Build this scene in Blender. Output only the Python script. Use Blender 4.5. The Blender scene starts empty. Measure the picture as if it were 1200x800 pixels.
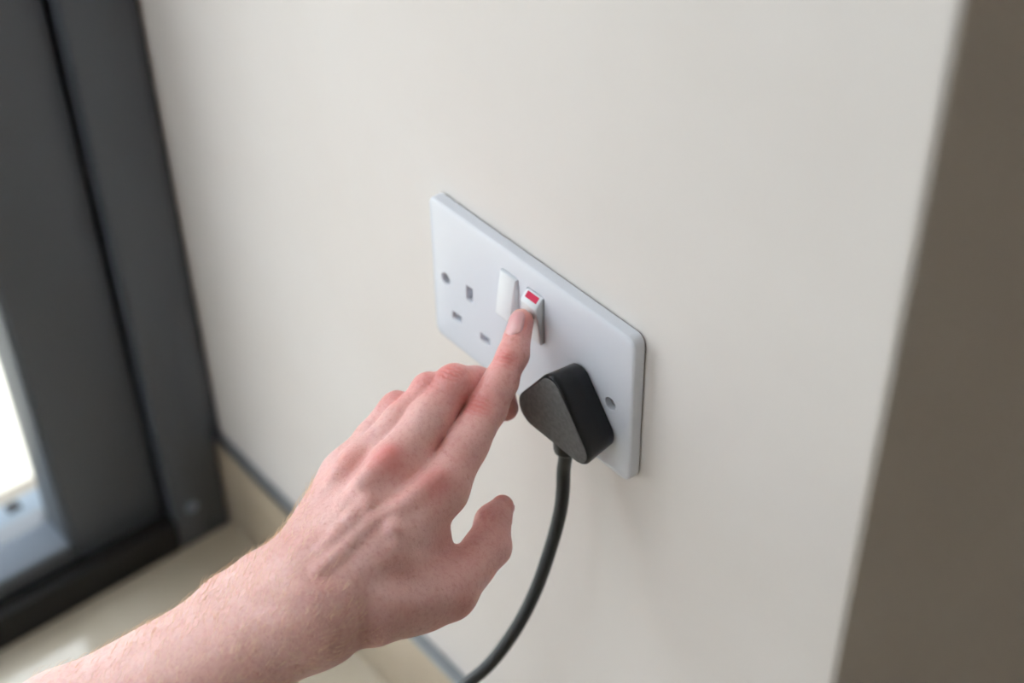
import bpy, bmesh, math, random
import numpy as np
from mathutils import Vector, Matrix

S = 0.001            # everything below is laid out in millimetres
scene = bpy.context.scene
COL = scene.collection
random.seed(4)
rng = np.random.default_rng(4)

# ------------------------------------------------------------------ camera
cam_d = bpy.data.cameras.new('camera')
cam = bpy.data.objects.new('camera', cam_d); COL.objects.link(cam)
cam_d.sensor_width = 36.0; cam_d.lens = 54.34
cam_d.clip_start = 0.02; cam_d.clip_end = 100
Rr = Vector((0.63734546, 0.77040022, -0.01656089))
Ru = Vector((-0.48982849, 0.42163443, 0.76308090))
Rf = Vector((-0.59486034, 0.47823415, -0.64609077))
cam.matrix_world = Matrix(((Rr.x, Ru.x, -Rf.x, 0.4295), (Rr.y, Ru.y, -Rf.y, -0.3607), (Rr.z, Ru.z, -Rf.z, 0.4679), (0, 0, 0, 1)))
cam_d.dof.use_dof = True
cam_d.dof.focus_distance = 0.668
cam_d.dof.aperture_fstop = 4.8
scene.camera = cam

# ------------------------------------------------------------------ sky outside the window
world = bpy.data.worlds.new('overcast_sky'); scene.world = world
world.use_nodes = True
wn = world.node_tree.nodes; wn.clear()
wo = wn.new('ShaderNodeOutputWorld'); wb = wn.new('ShaderNodeBackground')
wb.inputs['Color'].default_value = (0.88, 0.93, 1.0, 1); wb.inputs['Strength'].default_value = 18.0
world.node_tree.links.new(wb.outputs[0], wo.inputs[0])

vs = scene.view_settings
vs.view_transform = 'Standard'; vs.look = 'None'; vs.gamma = 1.0; vs.use_curve_mapping = False
vs.exposure = -1.86
scene.cycles.use_denoising = True
scene.cycles.max_bounces = 12; scene.cycles.diffuse_bounces = 8

# window opening (in the left wall plane) : y0..y1, z0..z1
FLOOR, CEIL = -427.0, 2273.0
WY0, WY2, WZ1 = -740.0, -740.0, 1650.0     # mullion, far end, head
YF0, FX0, FX1, FZ0, FZ1 = -2400.0, -360.0, 440.0, -400.0, 2100.0     # wall and added, unseen window behind the camera
pl = bpy.data.lights.new('window_portal', 'AREA'); pl.shape = 'RECTANGLE'
po = bpy.data.objects.new('window_portal', pl); COL.objects.link(po)
po.location = (-0.46, -0.395, 0.62); po.rotation_euler = (0, math.radians(-90), 0)
pl.size, pl.size_y = 2.0, 0.60
pl.cycles.is_portal = True
p2 = bpy.data.lights.new('window_portal', 'AREA'); p2.shape = 'RECTANGLE'; p2.size = .78; p2.size_y = 2.48
p2.cycles.is_portal = True
po2 = bpy.data.objects.new('window_portal', p2); COL.objects.link(po2)
po2.location = (0.04, YF0 * S - .05, 0.85); po2.rotation_euler = (math.radians(90), 0, 0)

# ------------------------------------------------------------------ helpers
def new_obj(name, me, mat=None, parent=None, smooth=False):
    o = bpy.data.objects.new(name, me); COL.objects.link(o)
    if mat: me.materials.append(mat)
    if parent: o.parent = parent
    if smooth:
        me.polygons.foreach_set('use_smooth', [True] * len(me.polygons))
    return o
def from_bm(name, bm, mat, parent=None, smooth=False):
    me = bpy.data.meshes.new(name)
    bmesh.ops.recalc_face_normals(bm, faces=bm.faces)
    bm.to_mesh(me); bm.free()
    return new_obj(name, me, mat, parent, smooth)
def add_box(bm, x0, x1, y0, y1, z0, z1, bev=0, seg=2):
    r = bmesh.ops.create_cube(bm, size=1.0)
    for v in r['verts']:
        v.co = Vector((x0 + (v.co.x + .5) * (x1 - x0), y0 + (v.co.y + .5) * (y1 - y0), z0 + (v.co.z + .5) * (z1 - z0))) * S
    if bev:
        ed = list({e for v in r['verts'] for e in v.link_edges})
        bmesh.ops.bevel(bm, geom=ed, offset=bev * S, segments=seg, affect='EDGES', profile=0.5)
def box(name, x0, x1, y0, y1, z0, z1, mat, parent=None, bev=0, seg=2):
    bm = bmesh.new(); add_box(bm, x0, x1, y0, y1, z0, z1, bev, seg)
    o = from_bm(name, bm, mat, parent)
    if bev: auto_smooth(o)
    return o
def auto_smooth(o, ang=40):
    me = o.data
    me.polygons.foreach_set('use_smooth', [True] * len(me.polygons))
    me.set_sharp_from_angle(angle=math.radians(ang))
def struct(o):
    o['kind'] = 'structure'; return o
def empty(name, loc):
    o = bpy.data.objects.new(name, None); COL.objects.link(o)
    o.empty_display_size = .02; o.location = Vector(loc) * S
    return o
def adopt(parent, child):
    child.parent = parent; child.matrix_parent_inverse = Matrix.Translation(-parent.location)
def rounded_poly(pts, n=8):
    """pts: (x, z, radius) in order; returns smoothed outline"""
    out = []
    m = len(pts)
    for i in range(m):
        p = np.array(pts[i][:2], float); r = pts[i][2]
        a = np.array(pts[i - 1][:2], float) - p; b = np.array(pts[(i + 1) % m][:2], float) - p
        la, lb = np.linalg.norm(a), np.linalg.norm(b); a /= la; b /= lb
        ang = math.acos(np.clip(a @ b, -1, 1)); t = min(r / math.tan(ang / 2), la * .49, lb * .49); r = t * math.tan(ang / 2)
        bis = (a + b) / np.linalg.norm(a + b); c = p + bis * (r / math.sin(ang / 2))
        p0, p1 = p + a * t, p + b * t
        a0 = math.atan2(*(p0 - c)[::-1]); a1 = math.atan2(*(p1 - c)[::-1])
        d = (a1 - a0 + math.pi) % (2 * math.pi) - math.pi
        for k in range(n + 1):
            q = a0 + d * k / n; out.append((c[0] + r * math.cos(q), c[1] + r * math.sin(q)))
    return out
def loft(bm, loops, cap0=True, cap1=True):
    """loops: list of lists of (x, y, z) in mm, equal counts"""
    V = [[bm.verts.new(Vector(p) * S) for p in lp] for lp in loops]
    n = len(V[0])
    for a, b in zip(V[:-1], V[1:]):
        for i in range(n):
            bm.faces.new((a[i], a[(i + 1) % n], b[(i + 1) % n], b[i]))
    if cap0: bm.faces.new(V[0][::-1])
    if cap1: bm.faces.new(V[-1])
    return V
def tube(bm, pts, rad, n=16):
    pts = [Vector(p) for p in pts]
    rad = rad if isinstance(rad, (list, tuple)) else [rad] * len(pts)
    loops = []; up = Vector((0.3, 1, 0.1)).normalized()
    for i, p in enumerate(pts):
        t = (pts[min(i + 1, len(pts) - 1)] - pts[max(i - 1, 0)]).normalized()
        s = t.cross(up).normalized(); up = s.cross(t).normalized()
        loops.append([p + (s * math.cos(2 * math.pi * k / n) + up * math.sin(2 * math.pi * k / n)) * rad[i] for k in range(n)])
    loft(bm, loops)
def catmull(pts, k=10):
    P = [np.array(p, float) for p in pts]; P = [2 * P[0] - P[1]] + P + [2 * P[-1] - P[-2]]
    out = []
    for i in range(1, len(P) - 2):
        for j in range(k):
            t = j / k; a, b, c, d = P[i - 1:i + 3]
            out.append(tuple(.5 * ((2 * b) + (c - a) * t + (2 * a - 5 * b + 4 * c - d) * t * t + (3 * b - a - 3 * c + d) * t ** 3)))
    out.append(tuple(P[-2])); return out

# ------------------------------------------------------------------ materials
def srgb(r, g, b):
    f = lambda c: (c / 255 / 12.92) if c / 255 <= .04045 else ((c / 255 + .055) / 1.055) ** 2.4
    return (f(r), f(g), f(b), 1)
def material(name, color, rough=.5, metal=0.0, noise=None, bump=None, coat=0.0, spec=.5):
    """noise: (scale, second colour, amount); bump: list of (scale, strength, distance_mm, detail)"""
    m = bpy.data.materials.new(name); m.use_nodes = True
    nt = m.node_tree; N = nt.nodes; Lk = nt.links
    b = N['Principled BSDF']
    b.inputs['Base Color'].default_value = color; b.inputs['Roughness'].default_value = rough
    b.inputs['Metallic'].default_value = metal; b.inputs['Coat Weight'].default_value = coat
    b.inputs['Specular IOR Level'].default_value = spec
    tc = N.new('ShaderNodeTexCoord')
    if noise:
        n = N.new('ShaderNodeTexNoise'); n.inputs['Scale'].default_value = noise[0]; n.inputs['Detail'].default_value = 6
        Lk.new(tc.outputs['Object'], n.inputs['Vector'])
        r = N.new('ShaderNodeMapRange'); r.inputs[1].default_value = .35; r.inputs[2].default_value = .65
        r.inputs[4].default_value = noise[2]; Lk.new(n.outputs['Fac'], r.inputs[0])
        x = N.new('ShaderNodeMix'); x.data_type = 'RGBA'
        x.inputs[6].default_value = color; x.inputs[7].default_value = noise[1]
        Lk.new(r.outputs[0], x.inputs[0]); Lk.new(x.outputs[2], b.inputs['Base Color'])
    prev = None
    for (sc, st, dist, det) in (bump or []):
        n = N.new('ShaderNodeTexNoise'); n.inputs['Scale'].default_value = sc; n.inputs['Detail'].default_value = det
        Lk.new(tc.outputs['Object'], n.inputs['Vector'])
        bp = N.new('ShaderNodeBump'); bp.inputs['Strength'].default_value = st; bp.inputs['Distance'].default_value = dist * S
        Lk.new(n.outputs['Fac'], bp.inputs['Height'])
        if prev: Lk.new(prev.outputs[0], bp.inputs['Normal'])
        prev = bp
    if prev: Lk.new(prev.outputs[0], b.inputs['Normal'])
    return m

M_wall = material('painted_plaster', srgb(232, 227, 222), .62, noise=(7, srgb(228, 222, 216), 1.0), bump=[(9, .35, 3, 2), (260, .25, .35, 4)], spec=.35)
M_far = material('brown_paint', srgb(160, 147, 136), .7)
M_ceil = material('white_ceiling_paint', srgb(238, 236, 232), .8)
M_tile = material('polished_beige_stone', srgb(208, 199, 181), .06, noise=(11, srgb(190, 179, 158), .8), bump=[(3, .05, 1, 2)])
M_skirt = material('honed_beige_stone', srgb(182, 168, 146), .35, noise=(14, srgb(166, 150, 128), .8), bump=[(200, .08, .2, 3)])
M_tile.node_tree.nodes['Principled BSDF'].inputs['IOR'].default_value = 1.8
M_grout = material('grey_grout', srgb(140, 132, 120), .9)
M_trim = material('brushed_aluminium', srgb(150, 156, 160), .34, 1.0, bump=[(300, .08, .1, 2)])
M_frame = material('anthracite_paint', srgb(75, 80, 86), .38, bump=[(900, .05, .05, 2)])
M_sheen = material('grey_with_painted_sheen', srgb(128, 138, 150), .28)  # lighter than the frame: sky sheen put into the colour
M_gasket = material('black_rubber', srgb(16, 16, 17), .7)
M_rail = material('pale_grey_aluminium', srgb(96, 110, 122), .4)
M_terrace = material('cream_terrace_stone', srgb(226, 222, 208), .8, noise=(3, srgb(212, 206, 190), 1))
M_white = material('white_urea_plastic', srgb(226, 230, 238), .22, bump=[(20, .02, .3, 1)])
M_rocker = material('white_rocker_plastic', srgb(232, 236, 240), .25)
M_red = material('red_on_mark', srgb(192, 0, 60), .4, spec=.25)
M_dark = material('painted_hole_shade', srgb(10, 10, 12), .7)  # near-black stands in for the shade in holes and slots
M_screw = material('plated_steel_screw', srgb(150, 150, 150), .35, 1.0)
M_plug = material('black_plug_plastic', srgb(12, 13, 15), .36, bump=[(700, .06, .1, 2)], spec=.3)
M_plugface = material('textured_plastic_painted_lit', srgb(98, 98, 97), .75, noise=(420, srgb(84, 84, 83), 1.0), bump=[(900, .35, .25, 3)])  # paler than the body: the lit look is put into the grey
M_cord = material('dark_rubber_flex', srgb(44, 48, 48), .45, bump=[(500, .08, .1, 2)])

M_glass = bpy.data.materials.new('window_glass'); M_glass.use_nodes = True
_b = M_glass.node_tree.nodes['Principled BSDF']
_b.inputs['Base Color'].default_value = (.97, .99, .98, 1); _b.inputs['Roughness'].default_value = 0.0
_b.inputs['Transmission Weight'].default_value = 1.0; _b.inputs['IOR'].default_value = 1.02

# ------------------------------------------------------------------ the room
CX = 195.8          # outer corner of the socket wall
wall = struct(box('wall_back', -560, CX - 4, 0, 100, FLOOR - 20, CEIL, M_wall))
bm = bmesh.new()
prof = [(CX - 100, 0.0)] + [(CX - 4 + 4 * math.sin(a), 4 - 4 * math.cos(a)) for a in np.linspace(0, math.pi / 2, 8)] + [(CX, 1600), (CX - 100, 1600)]
prof[0] = (CX - 4.0, 60.0)
loft(bm, [[(x, y, FLOOR - 20) for x, y in prof], [(x, y, CEIL) for x, y in prof]])
wr = struct(from_bm('wall_right', bm, M_wall)); auto_smooth(wr, 30)
struct(box('wall_hall', CX, 2700, 1600, 1700, FLOOR - 20, CEIL, M_far))
struct(box('wall_far', 2600, 2700, YF0 - 100, 1600, FLOOR - 20, CEIL, M_far))
bm = bmesh.new()
add_box(bm, -520, FX0, YF0 - 100, YF0, FLOOR - 20, CEIL); add_box(bm, FX1, 2700, YF0 - 100, YF0, FLOOR - 20, CEIL)
add_box(bm, FX0, FX1, YF0 - 100, YF0, FLOOR - 20, FZ0); add_box(bm, FX0, FX1, YF0 - 100, YF0, FZ1, CEIL)
struct(from_bm('wall_front', bm, M_wall))
struct(box('ceiling', -520, 2700, YF0 - 100, 1700, CEIL, CEIL + 60, M_ceil))
bm = bmesh.new()
add_box(bm, -560, -368, YF0, WY2, FLOOR - 20, CEIL)
add_box(bm, -560, -368, WY2, 0, WZ1, CEIL)
struct(from_bm('wall_left', bm, M_wall))

floor = struct(box('floor', -520, 2700, YF0 - 100, 1700, FLOOR - 60, FLOOR - 1.2, M_grout))
TX, TY, G = 600.0, 600.0, 2.5
tm = bmesh.new(); add_box(tm, 0, TX - G, 0, TY - G, -9, 0, .8, 1)
tile_me = bpy.data.meshes.new('tile'); tm.to_mesh(tile_me); tm.free(); tile_me.materials.append(M_tile)
for i in range(5):
    for j in range(7):
        x, y = -420 + 600 * i, -550 - 600 * 3 + 600 * j
        if x > 2600 or y > 1600: continue
        t = bpy.data.objects.new('tile', tile_me); COL.objects.link(t)
        t.parent = floor; t.location = Vector((x, y, FLOOR)) * S

struct(box('baseboard_back', -420, CX - 1, -7, 0, FLOOR, -339, M_skirt, bev=.8))
struct(box('trim_1', -420, CX - 1, -8.2, 0, -339, -335.5, M_trim, bev=.8))

# ------------------------------------------------------------------ window / glazed door in the left wall
win = struct(empty('window_1', (-400, -600, FLOOR)))
FX, SX, GX = -368.0, -381.0, -408.0      # jamb face, sash face, glass
def wpart(name, *a, mat=M_frame, bev=1.5, seg=2):
    o = box(name, *a, mat, None, bev, seg); adopt(win, o); return o
wpart('cover_strip', -440, FX - 5, -14, -0.3, -335, WZ1, bev=1)
wpart('jamb', -440, FX, -51.6, -8.6, FLOOR, WZ1, bev=2.5)
wpart('jamb', -440, FX, WY0, WY0 + 45, FLOOR, WZ1, bev=2.5)
wpart('head', -440, FX, WY0 + 45, -51.6, WZ1 - 55, WZ1, bev=2.5)
wpart('gasket', -434, SX - 8, -56, -50, FLOOR + 8, WZ1 - 55, mat=M_gasket, bev=0)
wpart('threshold', -430, FX, WY0 + 45, -51.6, FLOOR, -396, mat=M_gasket, bev=2)
def bead(name, prof, lo, hi, axis):
    bm = bmesh.new()
    if axis == 'y': lp = [[(x, t, z) for x, z in prof] for t in (lo, hi)]
    else: lp = [[(x, y, t) for x, y in prof] for t in (lo, hi)]
    loft(bm, lp); o = from_bm(name, bm, M_sheen if axis == 'y' else M_frame); auto_smooth(o, 30); adopt(win, o); return o  # bottom bead gets the paler grey as a painted sky reflection
def sash(y0, y1):
    """one glazed leaf between y0 and y1 (y0 < y1)"""
    z0, z1, w, bz = -396, WZ1 - 60, 72, -385.0
    wpart('stile', -436, SX, y1 - w, y1, z0, z1, bev=3)
    wpart('stile', -436, SX, y0, y0 + w, z0, z1, bev=3)
    wpart('bottom_rail', -436, SX, y0 + w, y1 - w, z0, bz + 6, bev=3)
    wpart('top_rail', -436, SX, y0 + w, y1 - w, z1 - w, z1, bev=3)
    i0, i1 = y0 + w, y1 - w
    bead('glazing_bead', [(SX - 3, bz), (SX - 3, bz + 7), (SX - 6, bz + 9), (GX + 1, bz + 16), (GX + 1, bz)], i0, i1 - 2, 'y')
    bead('glazing_bead', [(SX - 3, i1 + 1), (SX - 3, i1 - 2), (SX - 6, i1 - 3.5), (GX + 1, i1 - 6), (GX + 1, i1 + 1)], bz, z1 - w, 'z')
    bead('glazing_bead', [(SX - 3, i0 - 1), (SX - 3, i0 + 2), (SX - 6, i0 + 3.5), (GX + 1, i0 + 6), (GX + 1, i0 - 1)], bz, z1 - w, 'z')
    wpart('pane', GX - 4, GX, i0, i1, bz + 1, z1 - w + 2, mat=M_glass, bev=0)
sash(WY0 + 48, -55)
# outer sill rail with drain slots, seen through the glass
wpart('outer_sill', -480, -441, WY2 + 20, -20, FLOOR - 6, -401, mat=M_rail, bev=3)
for k in range(6):
    y = -139 - 23 * k
    wpart('drain_slot', -476, -465, y - 5.5, y + 5.5, -402, -400.4, mat=M_gasket, bev=0)
bm = bmesh.new(); tube(bm, [(FX - .5, -37, -388), (FX + 1.6, -37, -388), (FX + 2.2, -37, -388)], [5.2, 5.0, 3.4], 20)
cap = from_bm('screw_cap', bm, M_sheen); auto_smooth(cap); adopt(win, cap)  # paler grey stands in for the highlight on the cap
added_win = struct(empty('added_window', (40, YF0, FZ0)))  # unseen window added to light the socket wall from the front
for nm, a in (('jamb', (FX0, FX0 + 60, FZ0, FZ1)), ('jamb', (FX1 - 60, FX1, FZ0, FZ1)), ('mullion', (20, 60, FZ0 + 60, FZ1 - 60)), ('bottom_rail', (FX0 + 60, FX1 - 60, FZ0, FZ0 + 60)), ('top_rail', (FX0 + 60, FX1 - 60, FZ1 - 60, FZ1))):
    o = box(nm, a[0], a[1], YF0 - 80, YF0 - 20, a[2], a[3], M_frame, None, 2); adopt(added_win, o)
for a in ((FX0 + 60, 20), (60, FX1 - 60)):
    o = box('pane', a[0], a[1], YF0 - 56, YF0 - 52, FZ0 + 60, FZ1 - 60, M_glass); adopt(added_win, o)
struct(box('terrace', -6000, -480, -6000, 4000, FLOOR - 80, FLOOR - 30, M_terrace))

# ------------------------------------------------------------------ double wall socket
sock = empty('double_socket', (0, 0, -43))
sock['label'] = 'white plastic double wall socket plate with two rocker switches'; sock['category'] = 'socket'
PT = 7.6            # plate front
def rr(inset, y, W=73.0, H=43.0, r=5.5):
    w, h = W - inset, H - inset; q = max(r - inset * .55, 1.5)
    return [(x, y, z) for x, z in rounded_poly([(-w, -h, q), (w, -h, q), (w, h, q), (-w, h, q)], 8)]
bm = bmesh.new()
loft(bm, [rr(.6, -.5), rr(0, -1.0), rr(0.1, -5.5), rr(.3, -6.2), rr(.8, -6.65), rr(1.6, -6.9), rr(4, -7.2), rr(8, -7.45), rr(13, -PT)])
plate = from_bm('faceplate', bm, M_white)
# openings cut through the plate
SW = [(-10.4, 12.4), (7.9, 12.4)]      # rocker centres, widths
SZ_LO, SZ_HI = 3.6, 31.6
cut = bmesh.new()
def hole_box(x, z, w, h): add_box(cut, x - w / 2, x + w / 2, -20, 5, z - h / 2, z + h / 2)
EX, EZ = -42.0, 0.2
hole_box(EX, EZ, 5.0, 8.6); hole_box(EX - 11.1, EZ - 21.6, 7.4, 4.6); hole_box(EX + 11.1, EZ - 21.6, 7.4, 4.6)
PX = 41.6
hole_box(PX, EZ, 5.0, 8.6); hole_box(PX - 11.1, EZ - 21.6, 7.4, 4.6); hole_box(PX + 11.1, EZ - 21.6, 7.4, 4.6)
for x, w in SW:
    pr = rounded_poly([(x - w / 2, SZ_LO, 1.6), (x + w / 2, SZ_LO, 1.6), (x + w / 2, SZ_HI, 1.6), (x - w / 2, SZ_HI, 1.6)], 4)
    loft(cut, [[(a, -20, b) for a, b in pr], [(a, 5, b) for a, b in pr]])
SCREW = [(-61.0, -1.6), (59.4, -1.4)]
for x, z in SCREW:
    lp = lambda r, y: [(x + r * math.cos(a), y, z + r * math.sin(a)) for a in np.linspace(0, 2 * math.pi, 28, endpoint=False)]
    loft(cut, [lp(3.3, -20), lp(3.3, 5)])
co = from_bm('cutter_tmp', cut, M_white)
md = plate.modifiers.new('cut', 'BOOLEAN'); md.object = co; md.operation = 'DIFFERENCE'; md.solver = 'EXACT'
dg = bpy.context.evaluated_depsgraph_get()
me2 = bpy.data.meshes.new_from_object(plate.evaluated_get(dg))
plate.modifiers.clear(); old = plate.data; plate.data = me2; bpy.data.meshes.remove(old)
bpy.data.objects.remove(co)
auto_smooth(plate, 30)
bvm = plate.modifiers.new('edge', 'BEVEL'); bvm.width = .35 * S; bvm.segments = 2; bvm.limit_method = 'ANGLE'; bvm.angle_limit = math.radians(50)
adopt(sock, plate)
# near-black backing: shade of the deep openings put into the colour
for x in (EX, PX):
    o = box('shutter', x - 17, x + 17, -1.4, -.6, EZ - 27, EZ + 7, M_dark); adopt(sock, o)
for x, w in SW:
    o = box('switch_well', x - 7, x + 7, -1.6, -.6, 2, 32, M_dark); adopt(sock, o)

def rocker(x, w, on):
    a, b = x - w / 2 + .5, x + w / 2 - .5
    lo, hi = SZ_LO + .7, SZ_HI - .4
    mid = (lo + hi) / 2
    if on:   # lower half pressed in, top standing out
        side = [(lo, -9.6), (mid - 1, -10.8), (hi - 4.6, -12.2), (hi, -7.9)]
    else:    # upper half in, foot standing out
        side = [(lo + 1.2, -9.5), (lo + 3.0, -12.6), (mid + 2, -10.9), (hi, -8.9)]
    bm = bmesh.new()
    pr = [(z, y) for z, y in side]
    loops = []
    for xx in (a, b):
        loops.append([(xx, y, z) for z, y in pr] + [(xx, -2.0, hi), (xx, -2.0, lo)])
    loft(bm, loops)
    bmesh.ops.recalc_face_normals(bm, faces=bm.faces)
    front = [e for e in bm.edges if all(v.co.y < -5 * S for v in e.verts)]
    bmesh.ops.bevel(bm, geom=front, offset=.8 * S, segments=3, affect='EDGES', profile=.5, clamp_overlap=True)
    o = from_bm('rocker_switch', bm, M_rocker); auto_smooth(o, 35); adopt(sock, o)
    if on:
        z0, y0 = hi, -7.9; z1, y1 = hi - 4.6, -12.2
        n = Vector((0, z1 - z0, -(y1 - y0))).normalized()
        if n.z < 0: n = -n
        bm = bmesh.new()
        f = lambda t, k: (y0 + (y1 - y0) * t + n.y * k, z0 + (z1 - z0) * t + n.z * k)
        lp = []
        for k in (-.3, .12):
            ya, za = f(.12, k); yb, zb = f(.62, k)
            lp.append([(x - 3.9, ya, za), (x + 3.9, ya, za), (x + 3.9, yb, zb), (x - 3.9, yb, zb)])
        loft(bm, lp)
        r = from_bm('red_mark', bm, M_red); r.parent = o
        r['label'] = 'red band on the top of the switched-on rocker'
        o['label'] = 'rocker switch with red band, pressed on'
    return o
rocker(*SW[0], False); rocker(*SW[1], True)
for x, z in SCREW:
    bm = bmesh.new()
    tube(bm, [(x, -1, z), (x, -4.2, z), (x, -4.9, z), (x, -5.1, z)], [2.9, 2.9, 2.5, 1.2], 24)
    sc = from_bm('screw', bm, M_screw); auto_smooth(sc); adopt(sock, sc)
    sl = box('slot', x - 2.2, x + 2.2, -5.2, -4.6, z - .45, z + .45, M_dark)
    sl.parent = sc

# ------------------------------------------------------------------ plug and cord
plug = empty('power_plug', (PX, -10, -30))
plug['label'] = 'black three-pin plug with dark cord in the right-hand outlet'; plug['category'] = 'plug'
def pout(s, y, dz=0.0, grow=0.0):
    pts = [(6.7, -28.0, 9.5), (73.8, -28.0, 8.2), (40.0, 16.8, 8.2)]
    o = rounded_poly(pts, 14)
    cx, cz = 41.0, -10.5
    out = []
    for x, z in o:
        d = math.hypot(x - cx, z - cz); k = (d + grow) / d
        out.append((cx + (x - cx) * k * s, y, cz + (z - cz) * k * s + dz))
    return out
YB, YF = -7.8, -25.6
bm = bmesh.new()
loft(bm, [pout(1, YB, 0, -2.8), pout(1, YB - 1.0, 0, -1.9), pout(1, YB - 8, 0, -1.1), pout(1, YF + 3.0, 0, -.2), pout(1, YF + 1.2, 0, 0), pout(1, YF + .4, 0, -.45), pout(1, YF, 0, -1.2)])
body = from_bm('plug_body', bm, M_plug); auto_smooth(body, 50); adopt(plug, body)
bm = bmesh.new()
loft(bm, [pout(1, YF + .2, 0, -1.35), pout(1, YF - .25, 0, -1.35), pout(1, YF - .5, 0, -1.9), pout(1, YF - .62, 0, -5), pout(1, YF - .7, 0, -12)])
pf = from_bm('front_face', bm, M_plugface); auto_smooth(pf, 50); pf['label'] = 'textured front face, painted paler as if lit'; adopt(plug, pf)
for dx, dz, w, h in ((0, 0, 4.0, 7.9), (-11.1, -21.6, 6.3, 4.0), (11.1, -21.6, 6.3, 4.0)):
    pin = box('pin', PX + dx - w / 2, PX + dx + w / 2, -9, -2.6, EZ + dz - h / 2, EZ + dz + h / 2, M_screw); adopt(plug, pin)
bm = bmesh.new()
gx = 41.0
tube(bm, [(gx, -17.2, -25), (gx, -17.2, -28.5), (gx - .1, -17.4, -36), (gx - .1, -17.5, -38), (gx - .1, -17.6, -38.8)], [6.6, 6.5, 6.0, 5.5, 4.2], 24)
cg = from_bm('cord_grip', bm, M_plug); auto_smooth(cg, 50); adopt(plug, cg)
path = catmull([(gx - .1, -17.4, -33), (gx - .2, -17.6, -42), (40.0, -18, -52), (41.7, -19.8, -62), (44.4, -24, -73), (46.8, -31.5, -88.5), (48.0, -42, -110.5), (47.6, -54.5, -130.5), (44.0, -68, -149.6), (38.6, -80.5, -163), (27, -104, -190), (12, -135, -240), (0, -160, -320), (4, -190, FLOOR + 7), (40, -260, FLOOR + 3.6), (140, -380, FLOOR + 3.6), (330, -520, FLOOR + 3.6)], 10)
bm = bmesh.new(); tube(bm, path, 3.35, 16)
cord = from_bm('cord', bm, M_cord, None, True); adopt(plug, cord)

# ------------------------------------------------------------------ hand and forearm: joint centres and skin ridges, mm
J = {
    'i_t': (9.60, -17.60, 19.99),
    'i_d': (17.95, -29.47, 12.13),
    'i_p': (25.28, -50.71, -1.90),
    'i_m': (40.77, -89.50, -15.75),
    'm_m': (22.88, -100.22, -8.75),
    'm_p': (8.89, -56.47, 5.20),
    'm_d': (4.85, -29.06, -15.67),
    'm_t': (11.71, -29.73, -24.04),
    'r_m': (6.89, -106.93, -16.51),
    'r_p': (3.15, -66.25, 2.37),
    'p_m': (-4.22, -111.90, -27.66),
    'p_p': (-5.74, -78.51, -6.40),
    'r_d': (-0.61, -40.76, -17.04),
    'r_t': (6.25, -41.43, -25.40),
    'p_d': (-8.90, -57.13, -22.68),
    'p_t': (-2.72, -57.74, -30.21),
    'wr': (57.36, -168.32, -24.36),
    'wc': (47.13, -168.16, -24.11),
    'wu': (35.19, -165.18, -29.48),
    'au': (2.03, -265.16, -76.06),
    'ar': (28.85, -267.24, -65.14),
    'eu': (-47.70, -415.13, -145.92),
    'er': (-13.91, -415.62, -126.31),
    'ulna': (20.77, -175.55, -30.07),
    't_c': (64.64, -145.16, -32.49),
    't_m': (66.51, -107.37, -46.48),
    't_i': (58.44, -78.49, -45.57),
    't_d': (49.41, -68.93, -44.10),
    't_t': (45.14, -59.46, -43.99),
    't_k': (61.01, -76.25, -47.82),
    'web': (47.13, -99.78, -35.40),
    'dorsal': (-0.1238, -0.2606, 0.9575),
}
J_RIDGES = [
    ([(42.60, -92.62, -5.45), (42.82, -97.91, -6.46), (43.72, -105.47, -6.96), (45.95, -114.35, -6.97)], 2.6, 6),
    ([(24.54, -102.42, 1.69), (25.21, -108.03, 0.13), (26.79, -115.14, -1.25), (28.49, -121.80, -2.25)], 2.8, 6),
    ([(7.55, -111.98, -6.95), (8.45, -117.32, -8.59), (10.92, -124.57, -9.84)], 2.4, 6),
    ([(46.20, -116.29, -6.49), (44.42, -123.40, -6.15), (45.57, -130.83, -6.29), (47.84, -142.02, -6.90), (50.68, -150.77, -6.52), (53.33, -160.83, -5.17)], 1.8, 4.5),
    ([(37.19, -124.60, -3.87), (39.35, -134.53, -4.64), (41.45, -143.43, -5.50), (44.54, -152.80, -5.58)], 1.8, 4.5),
    ([(45.88, -118.27, -6.42), (52.54, -123.70, -7.65), (58.35, -126.91, -10.98)], 1.5, 4.5),
    ([(28.95, -122.07, -1.72), (36.89, -125.25, -3.67), (44.22, -129.83, -6.01)], 1.6, 4.5),
]
MARKS = {
    'ik': (45.04, -96.28, -4.79),
    'mk': (26.03, -106.62, 2.42),
    'rk': (8.30, -115.17, -6.44),
    'pk': (5.28, -124.01, -11.39),
    'ipip': (27.20, -57.34, 5.48),
    'idip': (20.37, -35.83, 16.80),
    'mpip': (10.17, -57.94, 14.55),
    'rpip': (5.07, -68.61, 10.69),
    'ppip': (-4.47, -80.26, 1.26),
    'tip': (11.51, -19.36, 25.13),
}
HAND_LO, HAND_HI = (-100, -460, -185), (100, 0, 50)
VIEW_UP_INDEX = (-0.05, -0.55, 0.80)
THUMB_NAIL = (0.75, 0.15, -0.45)
HAIR_SIDE = 0.5

def _cone(P, a, ra, b, rb):
    """signed distance to a capsule whose radius runs linearly from ra to rb"""
    a = np.asarray(a, np.float32); b = np.asarray(b, np.float32)
    ab = b - a; L2 = float(ab @ ab)
    t = np.clip(((P - a) @ ab) / L2, 0, 1)
    d = P - a - t[:, None] * ab
    return np.sqrt((d * d).sum(1)) - (ra + (rb - ra) * t)

def _smin(a, b, k):
    h = np.clip(k - np.abs(a - b), 0, None) / k
    return np.minimum(a, b) - h * h * k * 0.25

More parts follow.
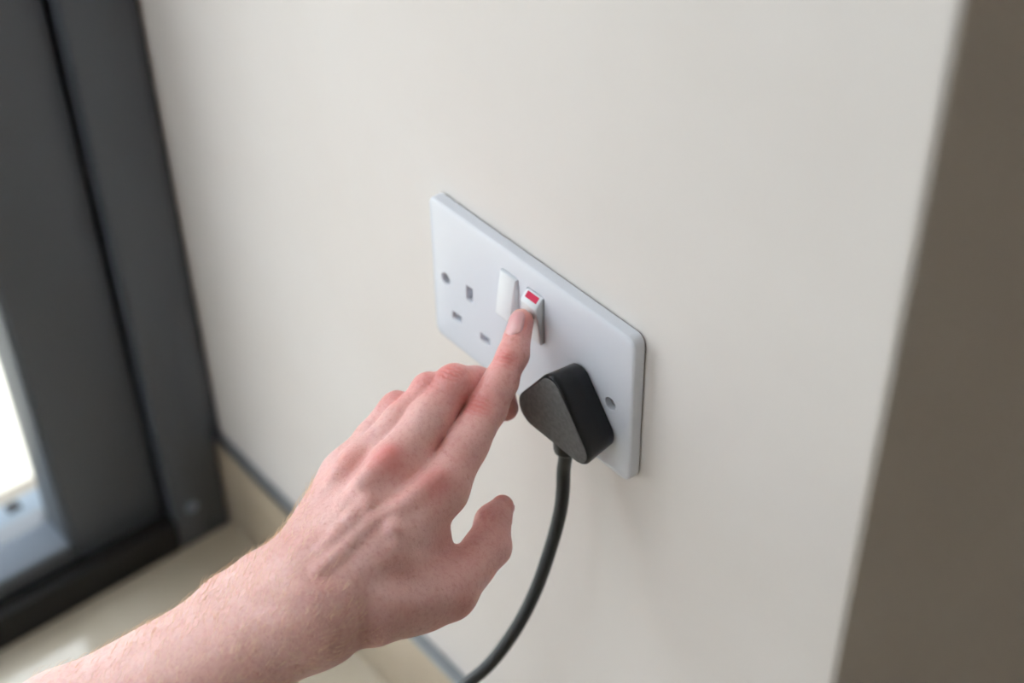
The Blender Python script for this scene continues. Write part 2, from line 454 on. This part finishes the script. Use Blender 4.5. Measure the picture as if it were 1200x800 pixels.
def _union(P, prims, k):
    d = None
    for q in prims:
        e = _cone(P, *q[:4])
        kk = q[4] if len(q) > 4 else k
        d = e if d is None else _smin(d, e, kk)
    return d

def hand_sdf(P, J):
    P = np.asarray(P, np.float32)
    far = 6.0
    n = {k: np.array(v) for k, v in J.items()}
    D = n['dorsal']
    def off(name, mm): return n[name] + D * mm
    def lerp(a, b, t): return n[a] * (1 - t) + n[b] * t
    # --- palm and wrist
    palm = [
        (n['wr'], 15.5, n['i_m'], 10.6), (n['wc'], 16, n['m_m'], 10.8), (n['wu'], 15.5, n['r_m'], 10.2),
        (n['wu'], 15.5, n['p_m'], 9.6),
        (off('wr', -9), 14, lerp('i_m', 'm_m', .3) - D * 8, 10),
        (off('wu', -9), 14, lerp('r_m', 'p_m', .6) - D * 7, 9.5),
        (off('wc', -8), 15, lerp('m_m', 'r_m', .5) - D * 8, 10),
    ]
    dp = _union(P, palm, 7)
    # --- forearm: radius and ulna sides
    arm = [(n['wr'], 15.8, n['ar'], 23), (n['wu'], 15.5, n['au'], 23), (n['wc'] - D * 4, 16, (n['ar'] + n['au']) / 2 - D * 6, 26),
           (n['ar'], 23, n['er'], 34), (n['au'], 23, n['eu'], 34),
           (n['ulna'], 8.0, n['ulna'] + (n['au'] - n['wu']) * .12, 7.0)]
    da = _union(P, arm, 14)
    body = _smin(dp, da, 12)
    # --- thumb
    th = [(n['t_c'], 14.5, n['t_m'], 12.2), (n['t_m'], 12.2, n['t_i'], 8.9), (n['t_i'], 8.9, n['t_d'], 7.4), (n['t_d'], 7.4, n['t_t'], 5.0),
          (n['t_k'], 5.2, n['t_k'] * .9 + n['t_m'] * .1, 5.0)]
    dt = _union(P, th, 4)
    web = [(lerp('t_m', 't_c', .35), 10, lerp('i_m', 'wr', .42) - D * 3, 9.5), (lerp('t_m', 't_c', .55), 12, lerp('i_m', 'wr', .5) - D * 2, 11),
           (n['web'], 5.5, lerp('t_m', 't_c', .3), 8), (n['web'], 5.5, lerp('i_m', 'wr', .3) - D * 2, 8)]
    body = _smin(body, _union(P, web, 8), 8)
    body = _smin(body, dt, 6)
    # --- fingers
    def finger(f, r, k=3.0):
        pr = [(n[f + '_m'], r[0], lerp(f + '_m', f + '_p', .55), r[1]), (lerp(f + '_m', f + '_p', .55), r[1], n[f + '_p'], r[2]),
              (n[f + '_p'], r[2], lerp(f + '_p', f + '_d', .5), r[3]), (lerp(f + '_p', f + '_d', .5), r[3], n[f + '_d'], r[4]),
              (n[f + '_d'], r[4], n[f + '_t'], r[5])]
        return _union(P, pr, k)
    fi = finger('i', (10.6, 9.6, 8.7, 7.7, 7.0, 5.75))
    fm = finger('m', (10.7, 9.8, 8.8, 8.3, 7.7, 6.3))
    fr = finger('r', (10.0, 8.6, 8.1, 7.4, 6.8, 5.9))
    fp = finger('p', (9.4, 7.8, 7.2, 6.6, 6.0, 5.2))
    kb = 7.5
    fm = np.minimum(fm, _cone(P, lerp('i_m', 'm_m', .5) - D * 3, 6, (n['i_p'] + lerp('m_m', 'm_p', .8)) / 2 - D * 5, 3.5))
    parts = [_smin(body, f, kb) for f in (fi, fm, fr, fp)]
    d = parts[0]
    for e in parts[1:]:
        d = _smin(d, e, 1.0)
    # --- knuckle domes, tendons and veins: raised lines on the skin
    for (pts, r, k) in J_RIDGES:
        for a, b in zip(pts[:-1], pts[1:]):
            d = _smin(d, _cone(P, a, r, b, r), k)
    return d

def surface_nets(fn, lo, hi, h, coarse=4):
    lo = np.asarray(lo, float); hi = np.asarray(hi, float)
    nc = np.ceil((hi - lo) / (h * coarse)).astype(int)
    n = nc * coarse
    ax = [lo[i] + (np.arange(nc[i]) + .5) * h * coarse for i in range(3)]
    G = np.stack(np.meshgrid(*ax, indexing='ij'), -1).reshape(-1, 3)
    c = fn(G).reshape(nc)
    F = c.repeat(coarse, 0).repeat(coarse, 1).repeat(coarse, 2).astype(np.float32)
    near = (np.abs(c) < h * coarse * 1.6)
    M = near.repeat(coarse, 0).repeat(coarse, 1).repeat(coarse, 2)
    idx = np.argwhere(M)
    vals = np.empty(len(idx), np.float32)
    for s in range(0, len(idx), 300000):
        vals[s:s + 300000] = fn(lo + (idx[s:s + 300000] + .5) * h)
    F[M] = vals
    S = F < 0
    # cells with a sign change
    corners = [(i, j, k) for i in (0, 1) for j in (0, 1) for k in (0, 1)]
    sl = lambda A, o: A[o[0]:A.shape[0] - 1 + o[0], o[1]:A.shape[1] - 1 + o[1], o[2]:A.shape[2] - 1 + o[2]]
    cnt = sum(sl(S, o).astype(np.int8) for o in corners)
    cells = np.argwhere((cnt > 0) & (cnt < 8))
    vid = -np.ones(cnt.shape, np.int64); vid[tuple(cells.T)] = np.arange(len(cells))
    acc = np.zeros((len(cells), 3)); w = np.zeros(len(cells))
    for a in corners:
        for ax_ in range(3):
            if a[ax_]: continue
            b = list(a); b[ax_] = 1
            fa = F[tuple((cells + a).T)]; fb = F[tuple((cells + b).T)]
            m = (fa < 0) != (fb < 0)
            t = np.where(m, fa / np.where(m, fa - fb, 1), 0)
            p = np.array(a, float)[None] + t[:, None] * np.eye(3)[ax_]
            acc += p * m[:, None]; w += m
    V = lo + (cells + acc / w[:, None] + .5) * h
    quads = []
    for ax_ in range(3):
        u, v = (ax_ + 1) % 3, (ax_ + 2) % 3
        A = S; o = [0, 0, 0]; o[ax_] = 1
        s0 = S[tuple(slice(0, S.shape[i] - (1 if i == ax_ else 0)) for i in range(3))]
        s1 = S[tuple(slice(1 if i == ax_ else 0, None) for i in range(3))]
        e = np.argwhere(s0 != s1)
        e = e[(e[:, u] > 0) & (e[:, v] > 0) & (e[:, u] < S.shape[u] - 1) & (e[:, v] < S.shape[v] - 1)]
        flip = s0[tuple(e.T)]
        U = np.eye(3, dtype=int)[u]; W = np.eye(3, dtype=int)[v]
        q = np.stack([vid[tuple((e - U - W).T)], vid[tuple((e - W).T)], vid[tuple(e.T)], vid[tuple((e - U).T)]], 1)
        q[~flip] = q[~flip][:, ::-1]
        quads.append(q)
    Q = np.concatenate(quads)
    return V, Q

MARKV = {k: np.array(v) for k, v in MARKS.items()}
JV = {k: np.array(v) for k, v in J.items()}
V, Q = surface_nets(lambda P: hand_sdf(P, J), HAND_LO, HAND_HI, 0.72)
def adj_smooth(V, Q, it, lam):
    e = np.concatenate([Q[:, [0, 1]], Q[:, [1, 2]], Q[:, [2, 3]], Q[:, [3, 0]]])
    deg = np.bincount(e[:, 0], minlength=len(V)) + np.bincount(e[:, 1], minlength=len(V))
    for _ in range(it):
        a = np.stack([np.bincount(e[:, 0], V[e[:, 1], i], len(V)) + np.bincount(e[:, 1], V[e[:, 0], i], len(V)) for i in range(3)], 1)
        V = V + lam * (a / deg[:, None] - V)
    return V
V = adj_smooth(V, Q, 4, .5)
def vnormals(V, Q):
    n = np.cross(V[Q[:, 2]] - V[Q[:, 0]], V[Q[:, 3]] - V[Q[:, 1]])
    N = np.stack([sum(np.bincount(Q[:, k], n[:, i], len(V)) for k in range(4)) for i in range(3)], 1)
    return N / (np.linalg.norm(N, axis=1, keepdims=True) + 1e-12)
VN = vnormals(V, Q)
def gauss(P, c, s):
    d = ((P - c) ** 2).sum(1); return np.exp(-d / (2 * s * s))
# skin creases over the finger joints (real relief)
disp = np.zeros(len(V)); crease_mask = np.zeros(len(V))
def creases(mark, a, b, lines, half, depth):
    ax = JV[b] - JV[a]; ax = ax / np.linalg.norm(ax)
    r = V - MARKV[mark]; s = r @ ax
    lat = np.linalg.norm(r - s[:, None] * ax, axis=1)
    fall = np.exp(-(lat / half) ** 4) * (VN @ VNm[mark] > 0)
    side = np.cross(ax, VNm[mark]); u = r @ side
    for s0, bend, amp, w in lines:
        c = s0 + bend * (u / half) ** 2 + .25 * np.sin(u * 1.7 + s0 * 3)
        g = amp * np.exp(-((s - c) / (w * 1.15)) ** 2) * fall
        disp[:] -= depth * g; crease_mask[:] = np.maximum(crease_mask, g * min(1, depth * 1.3))
def mark_normals():
    out = {}
    for k, m in MARKV.items():
        out[k] = VN[np.argmin(((V - m) ** 2).sum(1))]
    return out
VNm = mark_normals()
creases('idip', 'i_p', 'i_t', [(-2.2, .5, .7, .6), (-.4, .2, 1.0, .65), (1.4, -.4, .8, .6), (3.0, -.6, .5, .5), (-4.4, .3, .4, .5)], 5.5, .8)
creases('ipip', 'i_m', 'i_d', [(-4.6, 1.2, .6, .7), (-2.6, .9, .9, .7), (-.4, .2, 1.0, .75), (1.8, -.7, .9, .7), (3.8, -1.1, .6, .7)], 6.5, .9)
creases('mpip', 'm_m', 'm_p', [(-4, 1.0, .7, .7), (-1.6, .4, .9, .7), (.8, -.4, .9, .7), (3.0, -.9, .6, .7)], 6.5, .7)
for k, s_ in (('rpip', 'r'), ('ppip', 'p')):
    creases(k, s_ + '_m', s_ + '_p', [(-2.5, .6, .7, .7), (0, 0, .9, .7), (2.2, -.5, .7, .7)], 5.5, .28)
for k, s_ in (('ik', 'i'), ('mk', 'm'), ('rk', 'r')):
    creases(k, s_ + '_m', s_ + '_p', [(q, .4, .5, .6) for q in (-4, -2.2, -.4, 1.5, 3.2)], 7, .14)
# low swelling of the skin so that nothing is a perfect tube
ph = rng.uniform(0, 6.28, (10, 3)); fr = rng.uniform(.08, .35, (10, 3)) * rng.choice([-1, 1], (10, 3))
lump = sum(np.sin((V * f).sum(1) + p[0]) for f, p in zip(fr, ph)) * .07
disp += lump

# ---- nails: find the skin along rays towards the finger bone
def nail(base, tip, up, length, back, width_deg, name):
    ax = JV[tip] - JV[base]; ax = ax / np.linalg.norm(ax)
    up = np.array(up, float); up -= (up @ ax) * ax; up /= np.linalg.norm(up)
    sd = np.cross(ax, up)
    nu, nv = 15, 15
    pts = []; rim = []
    for j in range(nv):
        t = j / (nv - 1)
        # outline: rounded root and rounded free edge
        q = 2 * t - 1
        wfac = (1 - abs(q) ** 5) ** .5 if abs(q) < 1 else 0
        wfac = max(wfac, .30)
        for i in range(nu):
            u = 2 * i / (nu - 1) - 1
            a = math.radians(width_deg) * u * wfac
            st = -back + length * (t + (.06 * (1 - u * u) * (1 if q > 0 else -1)) * abs(q) ** 3)
            c = JV[tip] + ax * st
            dirv = up * math.cos(a) + sd * math.sin(a)
            pts.append((c + dirv * 16, -dirv)); rim.append(max(abs(u), abs(q)))
    O = np.array([p[0] for p in pts]); Dv = np.array([p[1] for p in pts]); t = np.zeros(len(O))
    for _ in range(60):
        t += np.clip(hand_sdf(O + Dv * t[:, None], J), -1, 3) * .8
    rim = np.array(rim)
    lift = .22 - 0.6 * np.clip((rim - .84) / .16, 0, 1) ** 1.5
    P_ = O + Dv * (t - lift)[:, None]
    faces = [(j * nu + i, j * nu + i + 1, (j + 1) * nu + i + 1, (j + 1) * nu + i) for j in range(nv - 1) for i in range(nu - 1)]
    me = bpy.data.meshes.new(name); me.from_pydata([tuple(p * S) for p in P_], [], faces); me.update()
    return me, P_
NAILS = []
vd = np.array(VIEW_UP_INDEX)
NAILS.append(nail('i_d', 'i_t', vd, 12.4, 8.4, 49, 'fingernail'))
NAILS.append(nail('t_d', 't_t', THUMB_NAIL, 10.5, 6.5, 52, 'fingernail'))
for f, nb in (('m', 9.5), ('r', 9), ('p', 7.5)):
    bend = JV[f + '_d'] - (JV[f + '_p'] + JV[f + '_t']) / 2
    NAILS.append(nail(f + '_d', f + '_t', bend, nb, 5.2, 50, 'fingernail'))
# the skin fold around the index nail
npts = NAILS[0][1]
dn = np.full(len(V), 99.0)
near = ((V - npts.mean(0)) ** 2).sum(1) < 14 ** 2
dn[near] = np.sqrt(((V[near][:, None, :] - npts[None]) ** 2).sum(2)).min(1)
disp += np.where(dn < .9, -.25, 0) + .28 * np.exp(-((dn - 1.7) / .8) ** 2)
V = V + VN * disp[:, None]
VN = vnormals(V, Q)

# ---- skin tone: redder knuckles, creases and finger ends, bluish veins
red = .45 * crease_mask
for k, s_, a_ in (('ik', 6, .6), ('mk', 6.5, .8), ('rk', 7, .25), ('pk', 7, .15), ('ipip', 5.5, .25), ('idip', 5, .3), ('mpip', 7, .35), ('rpip', 7, .25), ('ppip', 6, .2), ('tip', 8, .3)):
    red += a_ * gauss(V, MARKV[k], s_)
for a, b, s_, a_ in (('i_m', 'i_t', 10, .22), ('i_p', 'i_t', 9, .25), ('t_m', 't_t', 13, .42), ('m_p', 'm_t', 12, .35), ('r_p', 'r_t', 12, .4), ('p_p', 'p_t', 12, .4)):
    d = _cone(V.astype(np.float32), JV[a], 0, JV[b], 0); red += a_ * np.exp(-(d / s_) ** 2)
def seg_dist(pts):
    d = np.full(len(V), 99.0)
    for a, b in zip(pts[:-1], pts[1:]): d = np.minimum(d, _cone(V.astype(np.float32), a, 0, b, 0))
    return d
for i in (0, 1): red += .55 * np.exp(-(seg_dist(J_RIDGES[i][0]) / 3.2) ** 2)
vein = np.zeros(len(V))
for i in (3, 4, 5, 6): vein = np.maximum(vein, np.exp(-(seg_dist(J_RIDGES[i][0]) / 2.0) ** 2))
arm_t = np.clip(((V - JV['wc']) @ (JV['au'] - JV['wu'])) / ((JV['au'] - JV['wu']) ** 2).sum(), -.3, 1)
fore = np.clip((arm_t + .25) / .5, 0, 1)      # 0 on the hand, 1 on the forearm
white_tip = np.exp(-(np.linalg.norm(V - (JV['i_t'] + (JV['i_t'] - JV['i_d']) * .32), axis=1) / 4.0) ** 2)

me = bpy.data.meshes.new('person')
me.vertices.add(len(V)); me.vertices.foreach_set('co', (V * S).ravel())
me.loops.add(len(Q) * 4); me.loops.foreach_set('vertex_index', Q.ravel().astype(np.int32))
me.polygons.add(len(Q)); me.polygons.foreach_set('loop_start', np.arange(0, len(Q) * 4, 4, dtype=np.int32))
me.update(calc_edges=True); me.validate()
me.polygons.foreach_set('use_smooth', np.ones(len(me.polygons), bool))
at = me.color_attributes.new('tone', 'FLOAT_COLOR', 'POINT')
at.data.foreach_set('color', np.stack([np.clip(red, 0, 1.2), vein, fore, white_tip], 1).astype(np.float32).ravel())

def skin_material():
    m = bpy.data.materials.new('fair_skin'); m.use_nodes = True
    nt = m.node_tree; N = nt.nodes; Lk = nt.links; b = N['Principled BSDF']
    tc = N.new('ShaderNodeTexCoord')
    ca = N.new('ShaderNodeVertexColor'); ca.layer_name = 'tone'
    sp = N.new('ShaderNodeSeparateColor'); Lk.new(ca.outputs['Color'], sp.inputs[0])
    def mix(fac, a, c, amt=None):
        x = N.new('ShaderNodeMix'); x.data_type = 'RGBA'
        if hasattr(a, 'is_linked'): Lk.new(a, x.inputs[6])
        else: x.inputs[6].default_value = a
        x.inputs[7].default_value = c
        if amt is not None:
            mm = N.new('ShaderNodeMath'); mm.operation = 'MULTIPLY'; mm.inputs[1].default_value = amt; mm.use_clamp = True
            Lk.new(fac, mm.inputs[0]); fac = mm.outputs[0]
        Lk.new(fac, x.inputs[0]); return x.outputs[2]
    def noise(scale, lo, hi, det=4):
        n = N.new('ShaderNodeTexNoise'); n.inputs['Scale'].default_value = scale; n.inputs['Detail'].default_value = det
        Lk.new(tc.outputs['Object'], n.inputs['Vector'])
        r = N.new('ShaderNodeMapRange'); r.inputs[1].default_value = lo; r.inputs[2].default_value = hi
        Lk.new(n.outputs['Fac'], r.inputs[0]); return r.outputs[0]
    c = mix(noise(60, .35, .65), srgb(221, 170, 162), srgb(228, 184, 177))
    c = mix(sp.outputs[2], c, srgb(230, 188, 178), .5)
    c = mix(noise(420, .48, .70, 3), c, srgb(208, 147, 141), .48)      # blotchy pores
    c = mix(noise(900, .56, .72, 2), c, srgb(200, 139, 130), .40)
    c = mix(sp.outputs[0], c, srgb(206, 92, 88), .70)
    c = mix(sp.outputs[1], c, srgb(190, 160, 166), .22)
    c = mix(ca.outputs['Alpha'], c, srgb(232, 196, 168), .7)
    c = mix(noise(260, .66, .74, 2), c, srgb(192, 126, 106), .38)         # freckles
    Lk.new(c, b.inputs['Base Color'])
    b.inputs['Roughness'].default_value = .47; b.inputs['Specular IOR Level'].default_value = .4
    b.inputs['Subsurface Weight'].default_value = .22
    b.inputs['Subsurface Radius'].default_value = (1.0, .35, .2); b.inputs['Subsurface Scale'].default_value = .0035
    prev = None
    vo = N.new('ShaderNodeTexVoronoi'); vo.inputs['Scale'].default_value = 900; vo.feature = 'DISTANCE_TO_EDGE'
    Lk.new(tc.outputs['Object'], vo.inputs['Vector'])
    n2 = N.new('ShaderNodeTexNoise'); n2.inputs['Scale'].default_value = 700; n2.inputs['Detail'].default_value = 3
    Lk.new(tc.outputs['Object'], n2.inputs['Vector'])
    n3 = N.new('ShaderNodeTexNoise'); n3.inputs['Scale'].default_value = 110; n3.inputs['Detail'].default_value = 3
    Lk.new(tc.outputs['Object'], n3.inputs['Vector'])
    for src, st, d in ((vo.outputs['Distance'], .5, .3), (n2.outputs['Fac'], .55, .35), (n3.outputs['Fac'], .35, 1.4)):
        bp = N.new('ShaderNodeBump'); bp.inputs['Strength'].default_value = st; bp.inputs['Distance'].default_value = d * S
        Lk.new(src, bp.inputs['Height'])
        if prev: Lk.new(prev.outputs[0], bp.inputs['Normal'])
        prev = bp
    Lk.new(prev.outputs[0], b.inputs['Normal'])
    return m
M_skin = skin_material()
M_nail = material('pink_nail', srgb(216, 158, 156), .32, noise=(160, srgb(222, 172, 170), 1.0), coat=.2)
M_nail.node_tree.nodes['Principled BSDF'].inputs['Subsurface Weight'].default_value = .15
M_nail.node_tree.nodes['Principled BSDF'].inputs['Subsurface Scale'].default_value = .002
M_hair = material('fair_hair', srgb(242, 218, 182), .4)
person = new_obj('person', me, M_skin)
person['label'] = 'bare left hand and forearm, index finger pressing the right rocker switch'
person['category'] = 'person'
for nm, _ in NAILS:
    o = new_obj('fingernail', nm, M_nail, person, True)

# ---- fine fair hairs on wrist and forearm
ax = JV['au'] - JV['wu']; ax = ax / np.linalg.norm(ax)
s = (V - JV['wc']) @ ax
ok = np.where((s > -22) & (s < 120) & ((VN @ JV['dorsal']) > -.35))[0]
wgt = np.exp(-((s[ok] - 25) / 55) ** 2) + .25
pick = rng.choice(ok, 2000, replace=False, p=wgt / wgt.sum())
sidev = np.cross(ax, JV['dorsal'])
hv, hf = [], []
for i in pick:
    p, n = V[i], VN[i]
    # hairs lie across the arm towards the hand's outer side
    d0 = -ax * .75 + sidev * HAIR_SIDE + rng.normal(0, .28, 3); d0 -= (d0 @ n) * n; d0 /= np.linalg.norm(d0)
    Lh = rng.uniform(2.6, 6.5); lift = rng.uniform(.12, .42)
    w = np.cross(n, d0); r0 = rng.uniform(.06, .095)
    base = len(hv)
    for k in range(4):
        t = k / 3
        c = p + d0 * Lh * t + n * (Lh * lift * math.sin(t * 2.2) - .15)
        r = r0 * (1 - .75 * t)
        for a in (0, 2.094, 4.189):
            hv.append(tuple((c + (w * math.cos(a) + n * math.sin(a)) * r) * S))
    for k in range(3):
        for a in range(3):
            q = base + k * 3
            hf.append((q + a, q + (a + 1) % 3, q + 3 + (a + 1) % 3, q + 3 + a))
hm = bpy.data.meshes.new('arm_hair'); hm.from_pydata(hv, [], hf); hm.update()
ho = new_obj('arm_hair', hm, M_hair, person); ho['kind'] = 'stuff'; ho['label'] = 'fine fair hairs on the wrist and forearm'
